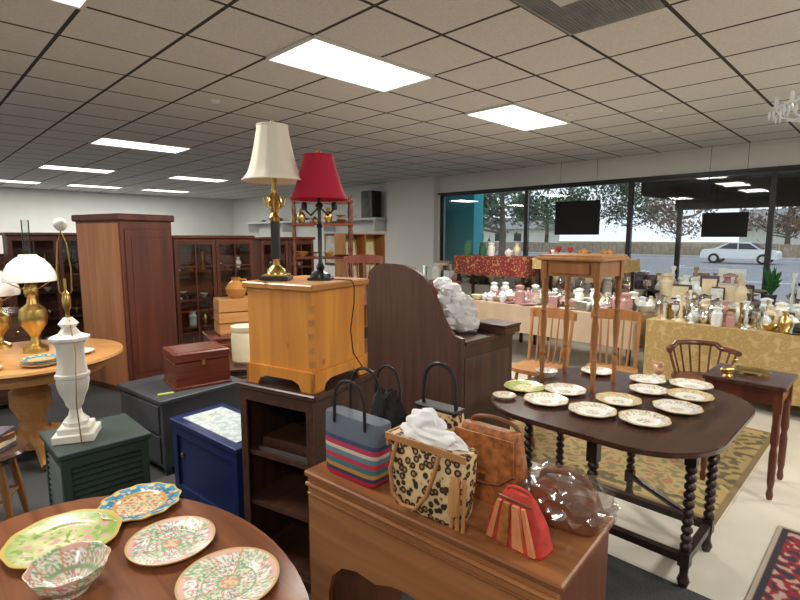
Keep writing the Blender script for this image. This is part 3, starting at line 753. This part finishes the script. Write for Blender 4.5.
def item(o,x,y,z,rnd,mats,k=None,s=1,sg=12):
    k=rnd.choice('vvbbgcptjs') if k is None else k; m=rnd.choice(mats); s*=rnd.uniform(.7,1.25)
    at=(x,y,z)
    if k=='v': pr=[(.03,0),(.035,.01),(.055,.07),(.05,.11),(.02,.15),(.028,.19),(.024,.19)]
    elif k=='b': pr=[(.03,0),(.035,.01),(.07,.04),(.085,.07),(.08,.07),(.06,.04),(.0,.02)]
    elif k=='g': pr=[(.028,0),(.026,.004),(.004,.012),(.004,.06),(.028,.09),(.03,.13),(.027,.13),(.022,.09)]
    elif k=='c': pr=[(.045,0),(.04,.012),(.012,.025),(.018,.06),(.008,.1),(.014,.17),(.009,.2),(.018,.22),(.018,.24)]
    elif k=='p': pr=[(.06,0),(.07,.004),(.11,.018),(.105,.02),(.05,.008)]
    elif k=='t': pr=[(.04,0),(.06,.03),(.065,.07),(.045,.1),(.02,.11),(.01,.125),(.0,.13)]
    elif k=='j': pr=[(.05,0),(.055,.02),(.055,.14),(.04,.16),(.04,.18),(.05,.185),(.05,.2),(.01,.215)]
    elif k=='s': pr=[(.05,0),(.05,.006),(.01,.02),(.01,.05),(.08,.07),(.11,.085),(.105,.09)]
    elif k=='x':
        w,d,h=rnd.uniform(.08,.2)*s,rnd.uniform(.08,.16)*s,rnd.uniform(.05,.2)*s
        o.box((x,y,z+h/2),(w,d,h),m,rz=rnd.uniform(-.4,.4),bev=.004); return
    elif k=='f':
        w,h=rnd.uniform(.12,.22)*s,rnd.uniform(.15,.26)*s; a=rnd.uniform(1.2,2.0)
        o.box((x,y,z+h/2),(w,.015,h),m,rz=a,bev=.003); o.box((x-.008*abs(math.sin(a)),y,z+h/2),(w*.75,.016,h*.75),M_cream,rz=a); return
    o.solid([(r*s,zz*s) for r,zz in pr],m,at=at,seg=sg)
    if k=='t':
        o.tube([(x+.055*s,y,z+.05*s),(x+.09*s,y,z+.06*s),(x+.11*s,y,z+.1*s)],[.014*s,.01*s,.007*s],m,6)
        o.tube([(x-.05*s,y,z+.09*s),(x-.095*s,y,z+.08*s),(x-.09*s,y,z+.04*s),(x-.055*s,y,z+.035*s)],.006*s,m,6)
def assort(name,a0,a1,b0,b1,z,n,mats,seed,kinds=None,s=1,mind=.13,hole=None):
    rnd=random.Random(seed); o=O(name,R((a0+a1)/2,(b0+b1)/2,z),rz=pi/4); pts=[]; t=0
    while len(pts)<n and t<n*60:
        t+=1; p=(rnd.uniform(a0,a1)-(a0+a1)/2,rnd.uniform(b0,b1)-(b0+b1)/2)
        if all((p[0]-q[0])**2+(p[1]-q[1])**2>mind*mind for q in pts): pts.append(p)
    for p in pts: item(o,p[0],p[1],0,rnd,mats,rnd.choice(kinds) if kinds else None,s)
    o.done()
assort('silver_and_glassware_assortment',5.56,6.38,-1.45,1.78,.75,300,neutral,1,kinds='vbgcptjsggvcjc',s=.95,mind=.085)
assort('china_assortment',5.58,6.38,2.06,4.1,.75,120,[M_white,M_glassw,M_cream,cols[9],M_silver,cols[10],M_glassw],2,kinds='bbptsgvjx',s=1.0,mind=.10)
M_card=plain('cardboard',(.36,.25,.14),.9); M_bookd=plain('book_cloth',(.10,.08,.10),.8,0,.5,9)
assort('glassware_and_frames_assortment',7.50,8.18,-2.0,.95,.75,160,neutral+[M_card,M_bookd],3,kinds='vvbgcctjsfxj',s=1.5,mind=.11)
assort('glassware_and_frames_assortment',7.50,8.18,1.42,6.5,.75,260,neutral+[M_card,M_bookd,cols[7]],13,kinds='vvbgcctjsfxj',s=1.5,mind=.11)
assort('pottery_assortment',6.72,7.05,4.3,5.25,1.30,8,[M_cream,cols[10],cols[8],cols[7],M_white],4,kinds='vvtj',s=1.2)
M_redgl=plain('red_glass',(.50,.02,.03),.1)
assort('red_goblet_set',6.72,7.05,3.45,3.8,1.30,5,[M_redgl,M_white],5,kinds='gg',s=1.1,mind=.09)
assort('teapot_assortment',6.72,7.05,2.65,3.4,1.30,6,[cols[7],M_white,M_redgl,M_cream],6,kinds='tb',s=1.1)
for i,(a,b,z,s_) in enumerate([(6.9,1.6,0,.4),(6.9,.4,0,.45),(6.9,-.6,0,.4)]):
    o=O('cardboard_box',R(a,b,0),rz=pi/4+.1*i); o.loft([(0,0,0,s_*.8,s_),(0,0,s_*1.8,s_*.82,s_*1.02)],M_card,p=12,cap=False); o.bx(-s_*.38,s_*.38,-s_*.48,s_*.48,s_*1.6,s_*1.65,M_card)
    rnd=random.Random(40+i)
    for q in range(7): item(o,rnd.uniform(-.3,.3)*s_,rnd.uniform(-.4,.4)*s_,s_*1.65,rnd,neutral,rnd.choice('vjct'),1.1)
    o.done()
o=O('artificial_houseplant',R(7.85,1.18,.75)); M_pl=plain('plant_green',(.02,.12,.03),.6)
o.solid([(.05,0),(.07,.12),(.065,.12)],cols[10])
for k in range(60):
    a=random.random()*6.28; l=random.uniform(.05,.12); p=Vector((0,0,.11)); q=Vector((math.cos(a)*l,math.sin(a)*l,.14+random.uniform(.05,.34)))
    o.tube([p,p.lerp(q,.6)+Vector((0,0,.05)),q],[.004,.018,.002],M_pl,4)
o.done()

# ---------------- left group ----------------
o=O('green_shuttered_cabinet',(-1.57,2.23,0),rz=pi/4)
gx,gy,gz=.38,.39,.60
o.bx(-.015,gx+.015,-.015,gy+.015,gz-.03,gz,M_greenp,bev=.005)
o.bx(.02,gx-.02,.02,gy-.02,.03,gz-.03,M_greenp)
for (x,y) in ((0,0),(gx-.035,0),(0,gy-.035),(gx-.035,gy-.035)): o.bx(x,x+.035,y,y+.035,0,gz-.03,M_greenp)
for z in (.04,gz-.08):
    o.bx(.035,gx-.035,0,.02,z,z+.05,M_greenp); o.bx(0,.02,.035,gy-.035,z,z+.05,M_greenp)
for k in range(14):
    z=.11+k*.03; o.box((gx/2,.012,z),(gx-.07,.022,.006),M_greenp,rx=.6); o.box((.012,gy/2,z),(.022,gy-.07,.006),M_greenp,ry=-.6)
o.done()
o=O('alabaster_table_lamp',(-1.625,2.44,gz))
rot=.35
o.box((0,0,.02),(.18,.18,.04),M_marble,rz=rot,bev=.004); o.box((0,0,.055),(.14,.14,.03),M_marble,rz=rot,bev=.004)
o.solid([(.055,.07),(.06,.09),(.033,.12),(.026,.15),(.038,.17),(.046,.20),(.064,.24),(.074,.29),(.072,.31),(.078,.315),(.078,.33),(.070,.335),(.062,.38),(.060,.46),(.070,.49),(.09,.50),(.09,.515),(.05,.53),(.03,.56),(.045,.58),(.02,.61)],M_marble,seg=8)
o.solid([(.012,.60),(.008,.64),(.018,.66),(.02,.70),(.014,.73),(.006,.74),(.006,.80)],M_brass)
o.tube([(.0,0,.70),(-.03,0,.74),(-.035,0,.84),(-.022,0,.97),(0,0,1.03),(.022,0,.97),(.035,0,.84),(.03,0,.74),(0,0,.70)],.003,M_brass,6)
o.blob((0,0,1.06),(.028,.028,.032),M_marble,.1); o.tube([(.02,-.02,.60),(.07,-.07,.45),(.06,-.08,.2),(.085,-.1,.0)],.003,M_brass,5)
o.done()
o=O('navy_display_cabinet',(-.848,2.51,0),rz=math.radians(50))
nx,ny,nzz=.33,.70,.51
o.bx(.01,nx,.0,ny,.06,nzz-.03,M_bluep); o.bx(-.015,nx+.015,-.015,ny+.015,nzz-.03,nzz,M_bluep,bev=.004)
M_lace=vor('lace_under_glass',[(0,(.30,.36,.38)),(.3,(.60,.64,.62)),(.7,(.38,.46,.46))],25,.12)
o.bx(.035,nx-.035,.06,ny-.06,nzz,nzz+.004,M_lace)
for y0,y1 in ((0,.05),(ny-.05,ny)): o.bx(-.005,.01,y0,y1,.0,nzz-.03,M_bluep)
for z0,z1 in ((.03,.10),(nzz-.09,nzz-.03)): o.bx(-.005,.01,.05,ny-.05,z0,z1,M_bluep)
for y in (0,ny-.04): o.bx(nx-.04,nx,y,y+.04,0,.06,M_bluep)
o.solid([(.008,0),(.014,.012),(0,.02)],M_brass,at=(.01,.60,.3),M=Matrix.Rotation(-pi/2,4,'Y'))
o.done()
o=O('grey_painted_chest',(-1.57,3.22,0),rz=math.radians(52))
o.bx(0,.62,0,.62,.05,.50,M_grayp,bev=.004); o.bx(-.015,.635,-.015,.635,.50,.53,M_grayp,bev=.005)
for z0,z1 in ((.08,.27),(.29,.48)): o.bx(-.012,0,.04,.58,z0,z1,M_grayp,bev=.003)
for x in (.01,.57):
    for y in (.01,.57): o.bx(x,x+.04,y,y+.04,0,.05,M_grayp)
o.done()
o=O('mahogany_keepsake_box',(-1.56,3.42,.53),rz=math.radians(38))
kx,ky,kz=.38,.34,.26
o.bx(0,kx,0,ky,.015,kz-.07,W_red,bev=.003); o.bx(-.004,kx+.004,-.004,ky+.004,kz-.066,kz,W_red,bev=.008); o.bx(-.008,kx+.008,-.008,ky+.008,0,.02,W_red,bev=.003)
o.bx(kx/2-.012,kx/2+.012,-.008,-.002,kz-.10,kz-.06,M_brass); o.bx(.03,kx-.03,.03,ky-.03,kz,kz+.002,W_redz)
o.done()
M_paper=plain('note_paper',(.35,.42,.10),.9)
o=O('paper_label_card',(-1.60,3.34,.531),rz=.6); o.bx(-.05,.05,-.015,.015,0,.012,M_paper,bev=.002); o.done()
o=O('round_oak_table',(-2.72,3.6,0))
o.solid([(.58,.71),(.60,.715),(.62,.73),(.615,.748),(.60,.75)],W_orange,seg=64); o.solid([(.50,.63),(.50,.71)],W_orange,seg=48)
o.solid([(.16,.08),(.17,.14),(.09,.2),(.08,.28),(.13,.38),(.13,.48),(.08,.55),(.12,.63)],W_orange,seg=24)
for k in range(4):
    a=pi/4+k*pi/2; o.tube([(.1*math.cos(a),.1*math.sin(a),.16),(.28*math.cos(a),.28*math.sin(a),.12),(.42*math.cos(a),.42*math.sin(a),.035)],[.05,.04,.035],W_orange)
o.done()
def oil(name,x,y,z,s,zs=1.6):
    o=O(name,(x,y,z)); f=lambda P:[(r*s*.82,q*s*zs) for r,q in P]
    o.solid(f([(.10,0),(.095,.02),(.04,.04),(.03,.07),(.05,.09),(.10,.13),(.112,.165),(.10,.20),(.045,.225),(.035,.25),(.055,.27),(.055,.30),(.03,.32)]),M_brass,seg=28)
    q=.33*zs; g=lambda P:[(r*s*.94,q*s+(zz-.33)*s*1.35) for r,zz in P]
    o.lathe(g([(.175,.33),(.18,.345),(.17,.38),(.14,.42),(.10,.45),(.065,.465),(.06,.475),(.056,.465),(.095,.445),(.135,.415),(.165,.375),(.172,.345)]),M_milk,seg=36)
    for k in range(3):
        a=k*2*pi/3; o.tube([(.04*s*math.cos(a),.04*s*math.sin(a),.29*s*zs),(.164*s*math.cos(a),.164*s*math.sin(a),q*s+.01)],.004*s,M_brass,5)
    o.lathe(g([(.03,.30),(.042,.35),(.035,.42),(.026,.50),(.026,.66)]),M_cglass,seg=20)
    o.done()
oil('brass_oil_lamp',-2.72,3.70,.75,1.0)
oil('brass_oil_lamp',-3.10,3.84,.75,.95,1.3)
o=O('brass_candelabrum',(-2.78,3.34,.75)); o.solid([(.06,0),(.05,.02),(.012,.04),(.02,.1),(.01,.2),(.02,.3),(.008,.4),(.008,.85),(.015,.9),(.002,1.0)],M_brass)
for sx in (-1,1): o.tube([(0,0,.5),(sx*.05,0,.45),(sx*.1,0,.5),(sx*.1,0,.58)],.006,M_brass,6)
o.done()
plate('stacked_serving_plate',-2.40,3.30,.75,.12,'w',71); plate('stacked_serving_plate',-2.64,3.12,.75,.10,'rose',72); plate('stacked_serving_plate',-2.36,3.62,.75,.11,'w',73)
plate('serving_platter',-2.40,3.30,.777,.115,'blue',74)
o=O('wooden_stool',(-2.22,2.60,0),deg=20); o.solid([(.17,.43),(.18,.445),(.17,.46)],W_gate,seg=32)
for k in range(4):
    a=pi/4+k*pi/2; o.tube([(.1*math.cos(a),.1*math.sin(a),.43),(.13*math.cos(a),.13*math.sin(a),.22),(.16*math.cos(a),.16*math.sin(a),0)],[.015,.022,.013],W_stand)
o.tube([(.13*math.cos(a),.13*math.sin(a),.2) for a in (pi/4,3*pi/4,5*pi/4,7*pi/4)],.01,W_stand,6,True); o.done()
o=O('book_stack',(-2.22,2.60,.46)); rnd=random.Random(3); zz=0
for k in range(4): h=rnd.uniform(.02,.04); o.box((0,0,zz+h/2),(.2,.15,h),[M_bookd,M_cream,M_brl,M_bookd][k],rz=rnd.uniform(-.2,.2),bev=.003); zz+=h
o.done()
o=O('tall_wardrobe',(-2.75,5.0,0),rz=math.radians(60))
o.bx(0,.57,0,.78,.0,1.76,W_armd); o.bx(-.006,.0,.02,.76,.06,1.74,W_arm); o.bx(-.03,.60,-.03,.81,1.76,1.83,W_armd,bev=.012)
o.bx(.04,.53,-.012,0,.1,1.68,W_armd,bev=.004); o.bx(.10,.47,-.018,-.012,.2,1.6,W_armd,bev=.004); o.done()
def glazed(name,x,y,deg,w,h,d,mat,matz,doors=2,rows=5,cc=2,items=True,seed=0):
    o=O(name,(x,y,0),deg=deg)
    o.bx(0,w,d-.02,d,0.05,h-.04,mat); o.bx(0,.02,.02,d-.02,0.05,h-.04,matz); o.bx(w-.02,w,.02,d-.02,.05,h-.04,matz)
    o.bx(-.02,w+.02,-.02,d+.01,h-.04,h,mat,bev=.008); o.bx(-.01,w+.01,-.01,d,0,.06,mat)
    rnd=random.Random(seed)
    for k in range(4):
        z=.1+(h-.2)*k/4; o.bx(.02,w-.02,.03,d-.02,z,z+.02,mat)
        if items:
            for q in range(int(w/.17)): item(o,.1+q*.165,d*.55,z+.02,rnd,[M_white,M_brass,cols[10],M_glassw,cols[7]],None,.8)
    dw=w/doors
    for i in range(doors):
        x0=i*dw+.004; x1=(i+1)*dw-.004
        o.bx(x0,x0+.045,0,.02,.07,h-.05,matz); o.bx(x1-.045,x1,0,.02,.07,h-.05,matz); o.bx(x0+.045,x1-.045,0,.02,.07,.13,mat); o.bx(x0+.045,x1-.045,0,.02,h-.11,h-.05,mat)
        for k in range(1,rows): z=.13+(h-.24)*k/rows; o.bx(x0+.045,x1-.045,.003,.015,z-.008,z+.008,mat)
        for k in range(1,cc): xx=x0+.045+(dw-.098)*k/cc; o.bx(xx-.008,xx+.008,.002,.016,.13,h-.11,matz)
        # single pane
        vs=[o.bm.verts.new(p) for p in ((x0+.045,.009,.13),(x1-.045,.009,.13),(x1-.045,.009,h-.11),(x0+.045,.009,h-.11))]
        o.setf([o.bm.faces.new(vs)],M_cglass)
    o.done()
glazed('glazed_bookcase',-2.72,6.1,45,1.05,1.62,.36,W_red,W_redz,2,5,2,True,3)
glazed('glazed_bookcase',-1.95,7.1,45,.9,1.60,.36,W_red,W_redz,2,4,2,True,4)
glazed('china_cabinet',-5.1,6.6,45,1.1,1.66,.4,W_armd,W_armd,2,3,2,True,5)
def chest(name,x,y,deg,w,d,h,mat,nd=3):
    o=O(name,(x,y,0),deg=deg); o.bx(-w/2,w/2,-d/2,d/2,.06,h-.025,mat); o.bx(-w/2-.015,w/2+.015,-d/2-.015,d/2+.015,h-.025,h,mat,bev=.005)
    for k in range(nd):
        z0=.09+(h-.14)*k/nd; z1=.09+(h-.14)*(k+1)/nd-.015; o.bx(-w/2+.025,w/2-.025,-d/2-.012,-d/2,z0,z1,mat,bev=.004)
        for xx in (-w/4,w/4): o.solid([(.008,0),(.014,.012),(0,.02)],M_brass,at=(xx,-d/2-.012,(z0+z1)/2),M=Matrix.Rotation(pi/2,4,'X'))
    for sx in (-1,1):
        for sy in (-1,1): o.bx(sx*(w/2-.03)-.025,sx*(w/2-.03)+.025,sy*(d/2-.03)-.025,sy*(d/2-.03)+.025,0,.06,mat)
    o.done()
chest('tall_chest_of_drawers',-6.3,7.6,50,1.0,.5,1.35,W_gate,5)
chest('low_chest_of_drawers',-1.25,4.40,20,.6,.42,.5,W_gate,2)
o=O('stoneware_crock',(-1.36,4.36,.5)); o.solid([(.09,0),(.115,.03),(.12,.24),(.11,.28),(.12,.30),(.12,.33),(.105,.33)],M_cream,seg=28); o.done()
chest('chest_of_drawers',-1.62,5.20,30,.75,.45,.62,W_redz,3)
o=O('wooden_crate',(-1.68,5.15,.62),deg=30); o.bx(-.19,.19,-.14,.14,0,.02,W_oakx)
for z0 in (.02,.13,.24):
    o.bx(-.19,.19,-.15,-.135,z0,z0+.1,W_oakx); o.bx(-.19,.19,.135,.15,z0,z0+.1,W_oakx); o.bx(-.205,-.19,-.15,.15,z0,z0+.1,W_oakx); o.bx(.19,.205,-.15,.15,z0,z0+.1,W_oakx)
o.bx(-.2,.2,-.15,.15,.34,.36,W_oakx); o.done()
o=O('brown_pottery_jug',(-1.68,5.15,.98)); o.solid([(.06,0),(.10,.05),(.11,.10),(.07,.16),(.04,.18),(.05,.21)],cols[7]); o.tube([(.09,0,.12),(.13,0,.14),(.1,0,.19),(.045,0,.19)],.01,cols[7]); o.done()
o=O('patterned_ginger_jar',(-1.38,5.33,.62)); o.solid([(.05,0),(.08,.08),(.08,.2),(.05,.27),(.06,.29),(.03,.33),(0,.35)],cols[6]); o.done()
o=O('mahogany_etagere',(-.95,6.25,0),deg=10)
for x in (-.34,.34):
    for y in (-.18,.18): o.solid([(.02,0),(.022,.1)]+bead(.014,.024,.1,.9,5)+bead(.012,.02,.95,2.0,7)+[(.02,2.03),(.0,2.12)],W_redz,at=(x,y,0),seg=12)
for z in (.15,.55,.95,1.35,1.75,2.02): o.bx(-.36,.36,-.2,.2,z-.012,z+.012,W_red)
rnd=random.Random(5)
for z in (.95,1.35,1.75):
    for q in range(4): item(o,-.25+q*.16,0,z+.012,rnd,[M_white,M_brass,cols[8],cols[7]],None,.9)
o.done()
chest('low_blanket_chest',-.35,5.25,45,.6,.55,.46,W_redz,1)
chair('ladder_back_chair',-.35,5.25,190,W_redz,.461)
o=O('light_wood_bookcase',(-.9,8.3,0),deg=45)
o.bx(0,.9,.26,.28,0,1.66,W_oakx)
for x in (0,.44,.88): o.bx(x,x+.02,0,.26,0,1.64,W_oak)
for z in (.05,.4,.8,1.2,1.64): o.bx(0,.9,0,.26,z,z+.02,W_oakx)
M_gilt=plain('gilt_frame',(.50,.34,.10),.35,.6)
for k,(x,z) in enumerate([(.08,1.225),(.50,1.225),(.10,.825),(.53,.825)]): o.box((x+.14,.14,z+.17),(.28,.02,.32),M_gilt,rx=-.15); o.box((x+.14,.128,z+.17),(.2,.004,.24),M_cream,rx=-.15)
o.done()
o=O('wall_shelf',rz=pi/4); o.bx(8.45,8.9,9.3,15.8,2.03,2.08,M_wallw)
for b in (9.4,11.5,13.6,15.7): o.bx(8.5,8.9,b,b+.04,1.75,2.03,M_wallw)
o.done()
assort('shelf_bric_a_brac',8.55,8.8,10.3,15.5,2.08,12,cols,9,s=1.0,mind=.2)
o=O('loudspeaker',R(8.62,9.65,2.081),rz=pi/4); o.box((0,0,.33),(.32,.42,.66),M_black,bev=.015)
for z,r in ((.18,.13),(.43,.10),(.57,.04)): o.solid([(r,0),(r*1.05,.008),(r*.9,.012),(.2*r,.004)],M_frame,at=(-.16,0,z),M=Matrix.Rotation(-pi/2,4,'Y'))
o.done()
M_art=vor('landscape_print',[(0,(.20,.22,.14)),(.4,(.45,.42,.30)),(.8,(.55,.58,.60))],4,.6)
for i,(a,b,w_,h_) in enumerate([(8.80,10.2,.9,.7),(8.80,11.6,.7,.9),(8.80,13.2,1.0,.7)]):
    o=O('framed_picture',R(a+.08,b,1.25),rz=pi/4)
    o.bx(-.03,.0,-w_/2,w_/2,-h_/2,h_/2,W_dark,bev=.01); o.bx(-.034,-.03,-w_/2+.07,w_/2-.07,-h_/2+.07,h_/2-.07,M_art); o.done()
chest('buffet_cabinet',.3,7.2,45,1.2,.5,.95,W_redz,3)
chest('buffet_cabinet',-3.9,4.6,60,.8,.5,.9,W_gate,3)
assort('bric_a_brac_assortment',5.15,5.45,4.75,5.2,.95,6,cols,12)
o=O('crystal_chandelier',(2.80,3.55,0)); M_cry=plain('crystal',(.80,.83,.86),.05)
o.tube([(0,0,H),(0,0,2.62)],.006,M_silver,6); o.solid([(.0,2.36),(.03,2.40),(.015,2.5),(.03,2.55),(.01,2.64)],M_cry); o.solid([(.05,H-.03),(.06,H-.001)],M_silver)
for k in range(8):
    a=k*pi/4+.3; c_,s_=math.cos(a),math.sin(a)
    o.tube([(0,0,2.45),(.1*c_,.1*s_,2.40),(.17*c_,.17*s_,2.42),(.21*c_,.21*s_,2.48)],.007,M_cry,6)
    o.solid([(.01,0),(.04,.012),(.012,.018),(.011,.08)],M_cry,at=(.21*c_,.21*s_,2.48),seg=10)
    for j in range(5):
        b=j*2*pi/5; o.solid([(0,-.075),(.011,-.035),(0,-.005)],M_cry,at=(.21*c_+.035*math.cos(b),.21*s_+.035*math.sin(b),2.48),seg=6)
    for j in range(7): o.solid([(0,-.014),(.011,0),(0,.014)],M_cry,at=(.21*c_*(1-j/7),.21*s_*(1-j/7),2.50+.12*(j/7)**1.6),seg=6)
o.done()
# ---------------- camera ----------------
cam=D.cameras.new('Camera'); cam.lens=22.72; cam.sensor_width=36; cam.clip_end=500
co=D.objects.new('Camera',cam); co.location=(0,0,1.6); co.rotation_euler=(math.radians(90-7.11),0,0); S.collection.objects.link(co); S.camera=co
